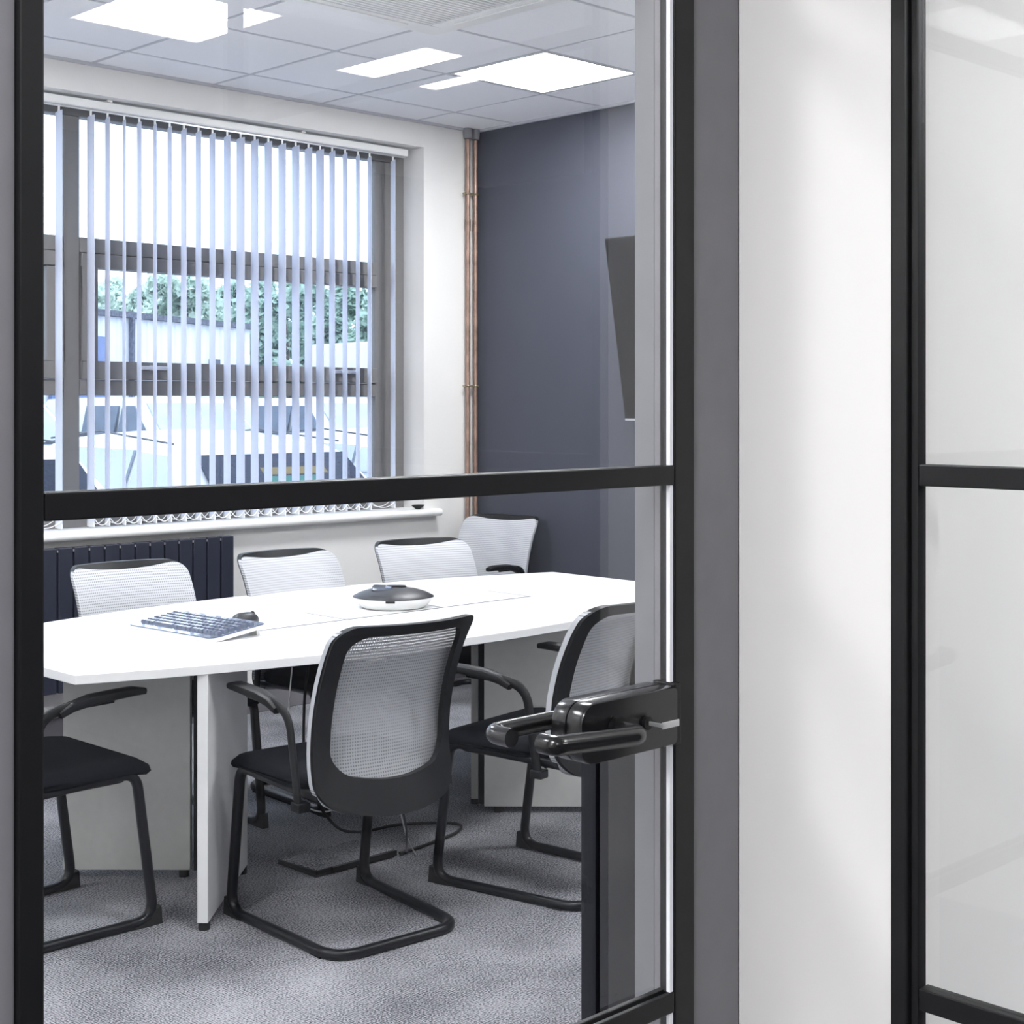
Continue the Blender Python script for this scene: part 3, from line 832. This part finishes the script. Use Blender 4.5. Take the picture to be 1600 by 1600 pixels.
# ------------------------------------------------------------------ corridor pier and glazed partition on the right
pv = [(1.1790, -.0022), (1.158, -.0022), (1.140, .0), (.996, .0), (.984, -.0015), (.9555, -.0022)]
pr = [(UP + d, v) for v, d in pv] + [(UP + .11, .9555), (UP + .11, 1.129), (UP + .0115, 1.129), (UP + .0115, 1.1790)]
struct('wall_corridor_right', B().prism(pr, 0, 3.0), M_pier, 'white plastered pier between the glass door and the glazed partition', 'wall', smooth=True)
gp = thing('window_2', (UP, .3, 0), 0, 'black framed glazed office partition beside the white pier', 'window', kind='structure')
def gpp(name, b, m, **k):
    o = b.build(name, m, gp, **k); o.location = -gp.location; return o
gpp('outer_frame', B().box(UP - .006, UP + .020, .932, .955, 0, 2.45), M_black, bevel=.003)
gpp('bead', B().box(UP + .001, UP + .020, .9215, .9315, 0, 2.45), M_black, bevel=.0015)
V_END = -2.9
for (z0, z1) in ((0, .07), (.7285, .7545), (1.3455, 1.3710), (1.958, 1.983), (2.41, 2.45)):
    gpp('rail', B().box(UP + .001, UP + .022, V_END, .9210, z0, z1), M_black, bevel=.0015)
for v in (.022, -.95, -1.92):
    gpp('mullion', B().box(UP + .0, UP + .024, v - .018, v + .018, 0, 2.45), M_black, bevel=.002)
zs = [(.07, .7285), (.7545, 1.3455), (1.3710, 1.958), (1.983, 2.41)]
vsp = [.9210, .022, -.95, -1.92, V_END]
for (z0, z1) in zs:
    for a, b in zip(vsp[:-1], vsp[1:]):
        gpp('pane', B().box(UP + .009, UP + .014, b, a, z0, z1), M_glass)
struct('wall_corridor_header', B().box(UP + .002, UP + .11, V_END, .955, 2.451, 3.0).box(UP + .002, UP + .11, -5.0, V_END, 0, 3.0), M_pier, 'white wall above and beyond the glazed office partition', 'wall')

# corridor and open office shell
struct('wall_corridor_left', B().box(-3.1, -3.0, -5.0, 1.129, 0, 3.0), M_pier, 'white corridor wall opposite the office partition', 'wall')
struct('wall_corridor_end', B().box(-3.0, 7.0, -5.1, -5.0, 0, 3.0), M_owall, 'dark grey wall at the far end of corridor and office', 'wall')
struct('wall_office_right', B().box(7.0, 7.1, -5.0, 1.129, 0, 3.0), M_owall, 'dark grey far wall of the open office', 'wall')
struct('wall_corridor_front', B().box(-3.0, UL - .0, 1.13, 1.27, 0, 3.0), M_pier, 'white corridor wall left of the meeting room', 'wall')
struct('wall_office_front', B().box(UD + .0, 7.0, 1.13, 1.27, 0, 3.0), M_wall, 'white office wall beyond the meeting room', 'wall')
struct('ceiling_corridor', B().box(-3.1, 7.1, -5.1, 1.1295, CZ, CZ + .1), M_tile, 'pale plain ceiling over corridor and office', 'ceiling')
for (u, v, su, sv, lab) in ((2.75, -2.82, .58, .60, 'square LED panel in the office ceiling behind the glazed partition'),
                            (4.01, -2.82, .606, .60, 'square LED panel in the office ceiling further from the partition'),
                            (2.75, -.6, .58, .60, 'unseen LED panel added in the office ceiling close to the white wall'),  # this and the next: unseen, added to brighten the white office wall
                            (4.9, -.6, .58, .60, 'unseen LED panel added in the office ceiling deep in the office'),
                            (-.6, .05, .58, .60, 'unseen LED panel added in the corridor ceiling near the glass door'),  # corridor panels are unseen, put in to light the pier and door frame
                            (-.6, -2.2, .58, .60, 'unseen LED panel added in the corridor ceiling away from the door'),
                            (-2.4, -.6, .58, .60, 'unseen LED panel added in the corridor ceiling by the left wall')):
    led_panel('ceiling_light', u, v, su, sv, CZ - .013, lab)

# ------------------------------------------------------------------ outside
GZ = -.30
tag(B().box(-20, 60, 6.3, 80, GZ - .1, GZ).build('ground', M_asph), 'wet grey car park surface outside', 'ground', kind='structure')

def vehicle(name, loc, rz, prof, belt, W, tumble, wins, screens, wheels, label, group, extras=None):
    """prof: closed side outline (y, z); body narrows above the belt line"""
    t = thing(name, loc, rz, label, name.replace('_', ' '), group)
    def hwid(z): return W - max(0, z - belt) * tumble
    rings = []
    for f in (-1, -.94, -.6, 0, .6, .94, 1):
        sc = 1 - (.03 if abs(f) == 1 else 0)
        rings.append([(hwid(z) * f, y * (1 - .012 * f * f), .3 + (z - .3) * (1 - .02 * f * f) * sc if z > .3 else z) for y, z in prof])
    B().loft(rings).build('body', M_car, t, smooth=True)
    for s in (-1, 1):
        for wn in wins:
            o = B(); o.loft([[(s * (hwid(z) + d), y, z) for y, z in wn] for d in (-.012, .008)])
            o.build('side_window', M_cglass if name == 'van' else M_wscreen, t)
        for y in wheels:
            wh = B(); wh.tube([(s * (W - .20), y, .31), (s * (W + .005), y, .31)], .31, 24); wo = wh.build('wheel', M_rubber, t, smooth=True)
            B().tube([(s * (W + .0052), y, .31), (s * (W + .012), y, .31)], .19, 18).build('hub_cap', M_silver, wo, smooth=True)
    for (p, q, m0, m1) in screens:     # windscreen / rear window between two profile points
        n_ = Vector((0, q[0] - p[0], q[1] - p[1])); n_ = Vector((0, -n_.z, n_.y)).normalized()
        ptsb = []
        for d in (-.01, .012):
            wl, wu = hwid(p[1]) * m0, hwid(q[1]) * m1
            off = n_ * d * (1 if n_.z > 0 else -1)
            ptsb.append([(-wl, p[0] + off.y, p[1] + off.z), (wl, p[0] + off.y, p[1] + off.z), (wu, q[0] + off.y, q[1] + off.z), (-wu, q[0] + off.y, q[1] + off.z)])
        so = B().loft(ptsb).build('windscreen', M_wscreen if len(screens) == 1 else M_rscreen, t)
    if extras: extras(t, hwid)
    return t
# compact white vans, nose towards the building  (local: front = -y)
vprof = [(-2.15, .25), (-2.18, .70), (-2.08, .98), (-1.35, 1.20), (-1.28, 1.24), (-.55, 1.80), (-.35, 1.86), (2.0, 1.86), (2.15, 1.70), (2.2, .60), (2.15, .25)]
vw = [[(-1.05, 1.25), (-.20, 1.22), (-.20, 1.74), (-.50, 1.74)], [(-.10, 1.22), (.75, 1.22), (.75, 1.74), (-.10, 1.74)]]
def vext(t, hwid):
    for s in (-1, 1):
        B().box(min(s * .92, s * 1.08), max(s * .92, s * 1.08), -1.02, -.90, 1.20, 1.42).build('door_mirror', M_trimc, t, bevel=.03)
        B().box(min(s * .55, s * .85), max(s * .55, s * .85), -2.17, -2.05, .72, .90).build('headlamp', M_silver, t, bevel=.02)
        wp = B().tube([(s * .1 - .05, -1.33, 1.255), (s * .5, -1.24, 1.32)], .012, 6).build('wiper', M_trimc, t)
    B().box(-.6, .6, -2.20, -2.15, .38, .62).build('grille', M_trimc, t)
for u, lab in ((8.2, 'white compact van nose-in, the one parked beyond the open gap in the blind'), (10.95, 'white compact van nose-in, parked as middle of three vans'), (13.75, 'white compact van nose-in, parked furthest along the charcoal wall side')):
    vehicle('van', (u, 17.9, GZ), 0, vprof, 1.15, .88, .22, vw, [((-1.26, 1.27), (-.58, 1.77), .86, .84)], (-1.35, 1.35), lab, 'white vans in the car park', vext)
# white hatchbacks, tail towards the building
cprof = [(-2.0, .28), (-2.02, .72), (-1.92, .98), (-1.45, 1.36), (-1.2, 1.43), (-.4, 1.49), (.25, 1.44), (.55, 1.34), (1.20, .98), (1.85, .82), (1.98, .60), (1.95, .28)]
cprof = [(y, z * 1.055) for y, z in cprof]
cw = [[(-1.50, 1.08), (-.95, 1.02), (-.95, 1.36), (-1.30, 1.34)], [(-.88, 1.01), (-.10, .98), (-.10, 1.38), (-.88, 1.37)], [(-.02, .97), (.85, .98), (.45, 1.30), (-.02, 1.38)]]
cw = [[(y, z * 1.055) for y, z in q] for q in cw]
stick1 = mat('yellow_sticker', (.16, .11, .03), .6, var=.1); stick2 = mat('green_sticker', (.015, .13, .11), .6, var=.1)
def cext(t, hwid):
    for s in (-1, 1):
        B().box(min(s * .62, s * .82), max(s * .62, s * .82), -2.03, -1.90, .78, 1.0).build('tail_lamp', mat('red_lamp', (.35, .02, .03), .3, var=.1), t, bevel=.02)
        B().tube([(s * (hwid(1.40) - .02), -1.35, 1.415 * 1.055), (s * (hwid(1.47) - .01), -.4, 1.485 * 1.055), (s * (hwid(1.43) - .02), .3, 1.43 * 1.055)], .007, 6).build('roof_rail', M_trimc, t)
    B().box(-.35, .35, -2.03, -2.0, .55, .68).build('number_plate', mat('plate_yellow', (.6, .5, .1), .5, var=.05), t)
    B().tube([(-.05, -1.93, 1.02), (.35, -1.84, 1.10)], .01, 6).build('wiper', M_trimc, t)
for u, st, lab in ((3.85, 0, 'white hatchback backed up to the window behind the open gap in the blind'), (5.87, 1, 'white hatchback with yellow and green stickers in its rear window'), (7.75, 0, 'white hatchback parked beyond the stickered car towards the charcoal wall')):
    c = vehicle('car', (u, 9.75, GZ), 0, cprof, .95, .84, .34, cw, [((-1.90, 1.01 * 1.055), (-1.50, 1.34 * 1.055), .80, .86), ((1.15, 1.03 * 1.055), (.62, 1.32 * 1.055), .82, .84)], (-1.25, 1.25), lab, 'white cars close to the window', cext)
    if st:
        for (x0, x1, z0, z1, m_) in ((-.18, .34, 1.29, 1.335, stick1), (-.15, .22, 1.225, 1.28, stick2)):
            def yz(z): return -1.90 + (z - 1.0655) * .40 / .348
            B().loft([[(x0, yz(z0) - .018 - d, z0), (x1, yz(z0) - .018 - d, z0), (x1, yz(z1) - .018 - d, z1), (x0, yz(z1) - .018 - d, z1)] for d in (0, .003)]).build('sticker', m_, c)

# corrugated shed
A_, C_ = Vector((7.0, 20.14)), Vector((17.1, 24.8))
dirv = (C_ - A_).normalized(); nor = Vector((dirv.y, -dirv.x))
L_ = (C_ - A_).length
sh = thing('shed', (A_.x, A_.y, GZ), math.atan2(dirv.y, dirv.x), 'white corrugated industrial shed with dark eaves behind the vans', 'shed')
EZ = 3.03 - GZ
xs = []; k = 0.0
prof = []
while k < L_:
    for dx, dy in ((0, 0), (.10, 0), (.13, -.03), (.19, -.03), (.22, 0)):
        if k + dx <= L_: prof.append((k + dx, dy))
    k += .22
poly = prof + [(L_, 0), (L_, .2), (0, .2)]
B().prism(poly, 0, EZ - .08).build('cladding', M_shed, sh)
B().box(0, L_, .2, 6.0, 0, EZ - .15).build('walls', M_shed, sh)
B().box(-.1, L_ + .08, -.14, 0.0, EZ - .075, EZ).build('gutter', M_roof, sh)
rf = B(); rf.loft([[(x, -.14, EZ + .001), (x, 6.1, EZ + .35), (x, 6.1, EZ + .45), (x, -.14, EZ + .022)] for x in (-.1, L_ + .08)]); rf.build('roof', M_roof, sh)
B().box(7.00, 7.07, -.14, -.05, 0, EZ - .076).build('downpipe', M_roof, sh)
B().box(4.9, 6.42, -.08, -.031, 0, 2.9).build('door', M_blue, sh)
B().box(L_ - 1.55, L_ - 1.25, -.10, -.031, 2.45, 2.62).build('vent', M_roof, sh)
B().box(L_ - .45, L_ - .25, -.16, -.031, 2.55, 2.75).build('wall_lamp', M_white, sh, bevel=.02)

# white trailer body
tr = thing('trailer', (20.4, 24.0, GZ), R(-4), 'long white box trailer standing in front of the trees', 'trailer')
B().box(0, 2.4, -5, 3.8, .5, 3.13).build('box_body', M_shed, tr, bevel=.03)
B().box(-.01, -.001, -5, 3.8, 1.55, 1.62).build('seam', M_roof, tr)
B().box(.3, 2.1, -4.6, 3.4, .3, .4995).build('chassis', M_trimc, tr)
for y in (-3.5, -2.3, 2.6):
    B().tube([(.02, y, .45), (.3, y, .45)], .45, 20).build('wheel', M_rubber, tr, smooth=True)

# tree line
def tree(x, y, h, r, m, label, seed):
    rg = random.Random(seed)
    t = thing('tree', (x, y, GZ), 0, label, 'tree', 'trees behind the car park')
    B().tube([(0, 0, 0), (.1, .05, h * .3), (0, 0, h * .7)], [.18, .14, .05], 8, ry=[.18, .14, .05]).build('trunk', M_bark, t, smooth=True)
    blobs = []
    for k in range(34):
        a = rg.uniform(0, 2 * pi); q = math.sqrt(rg.random()) * r * .8; z = rg.uniform(.12, .86) * h
        blobs.append((q * cos(a), q * sin(a), z, rg.uniform(.45, .9) * r * .48))
    lf = B()
    for (bx, by, bz, br) in blobs:
        for k in range(260):
            d = Vector((rg.gauss(0, 1), rg.gauss(0, 1), rg.gauss(0, 1))).normalized() * br * rg.uniform(.55, 1.05)
            c = Vector((bx, by, bz)) + d
            if c.z < .1: continue
            a = Vector((rg.gauss(0, 1), rg.gauss(0, 1), rg.gauss(0, 1))).normalized()
            b = a.orthogonal().normalized(); s = rg.uniform(.06, .15)
            lf.add([c - a * s - b * s * .5, c + a * s - b * s * .5, c + a * s + b * s * .5, c - a * s + b * s * .5], [(0, 1, 2, 3)])
    me = bpy.data.meshes.new('foliage'); me.from_pydata(lf.v, [], lf.f); me.materials.append(m)
    o = bpy.data.objects.new('foliage', me); COL.objects.link(o); o.parent = t
TL = ['by the window mullion', 'beside the blue shed door', 'left of the downpipe', 'above the downpipe', 'between downpipe and vent', 'left of the vent', 'above the vent', 'above the shed lamp',
      'in the gap past the shed corner', 'at the near end of the trailer', 'above the middle of the trailer', 'above the far half of the trailer', 'beside the window jamb']
TL[2], TL[5] = 'over the cladding before the downpipe', 'over the cladding before the vent'
for k in range(13):
    px = 110 + k * 42
    s = 38 + 5.0 * ((k * 3) % 4)
    tt = (px - 800) / 2340
    x, y = (0.701 + .713 * tt) * s, (.713 - .701 * tt) * s
    hh = 1.44 + (222 + 12 * sin(k * 1.9)) / 2340 * s
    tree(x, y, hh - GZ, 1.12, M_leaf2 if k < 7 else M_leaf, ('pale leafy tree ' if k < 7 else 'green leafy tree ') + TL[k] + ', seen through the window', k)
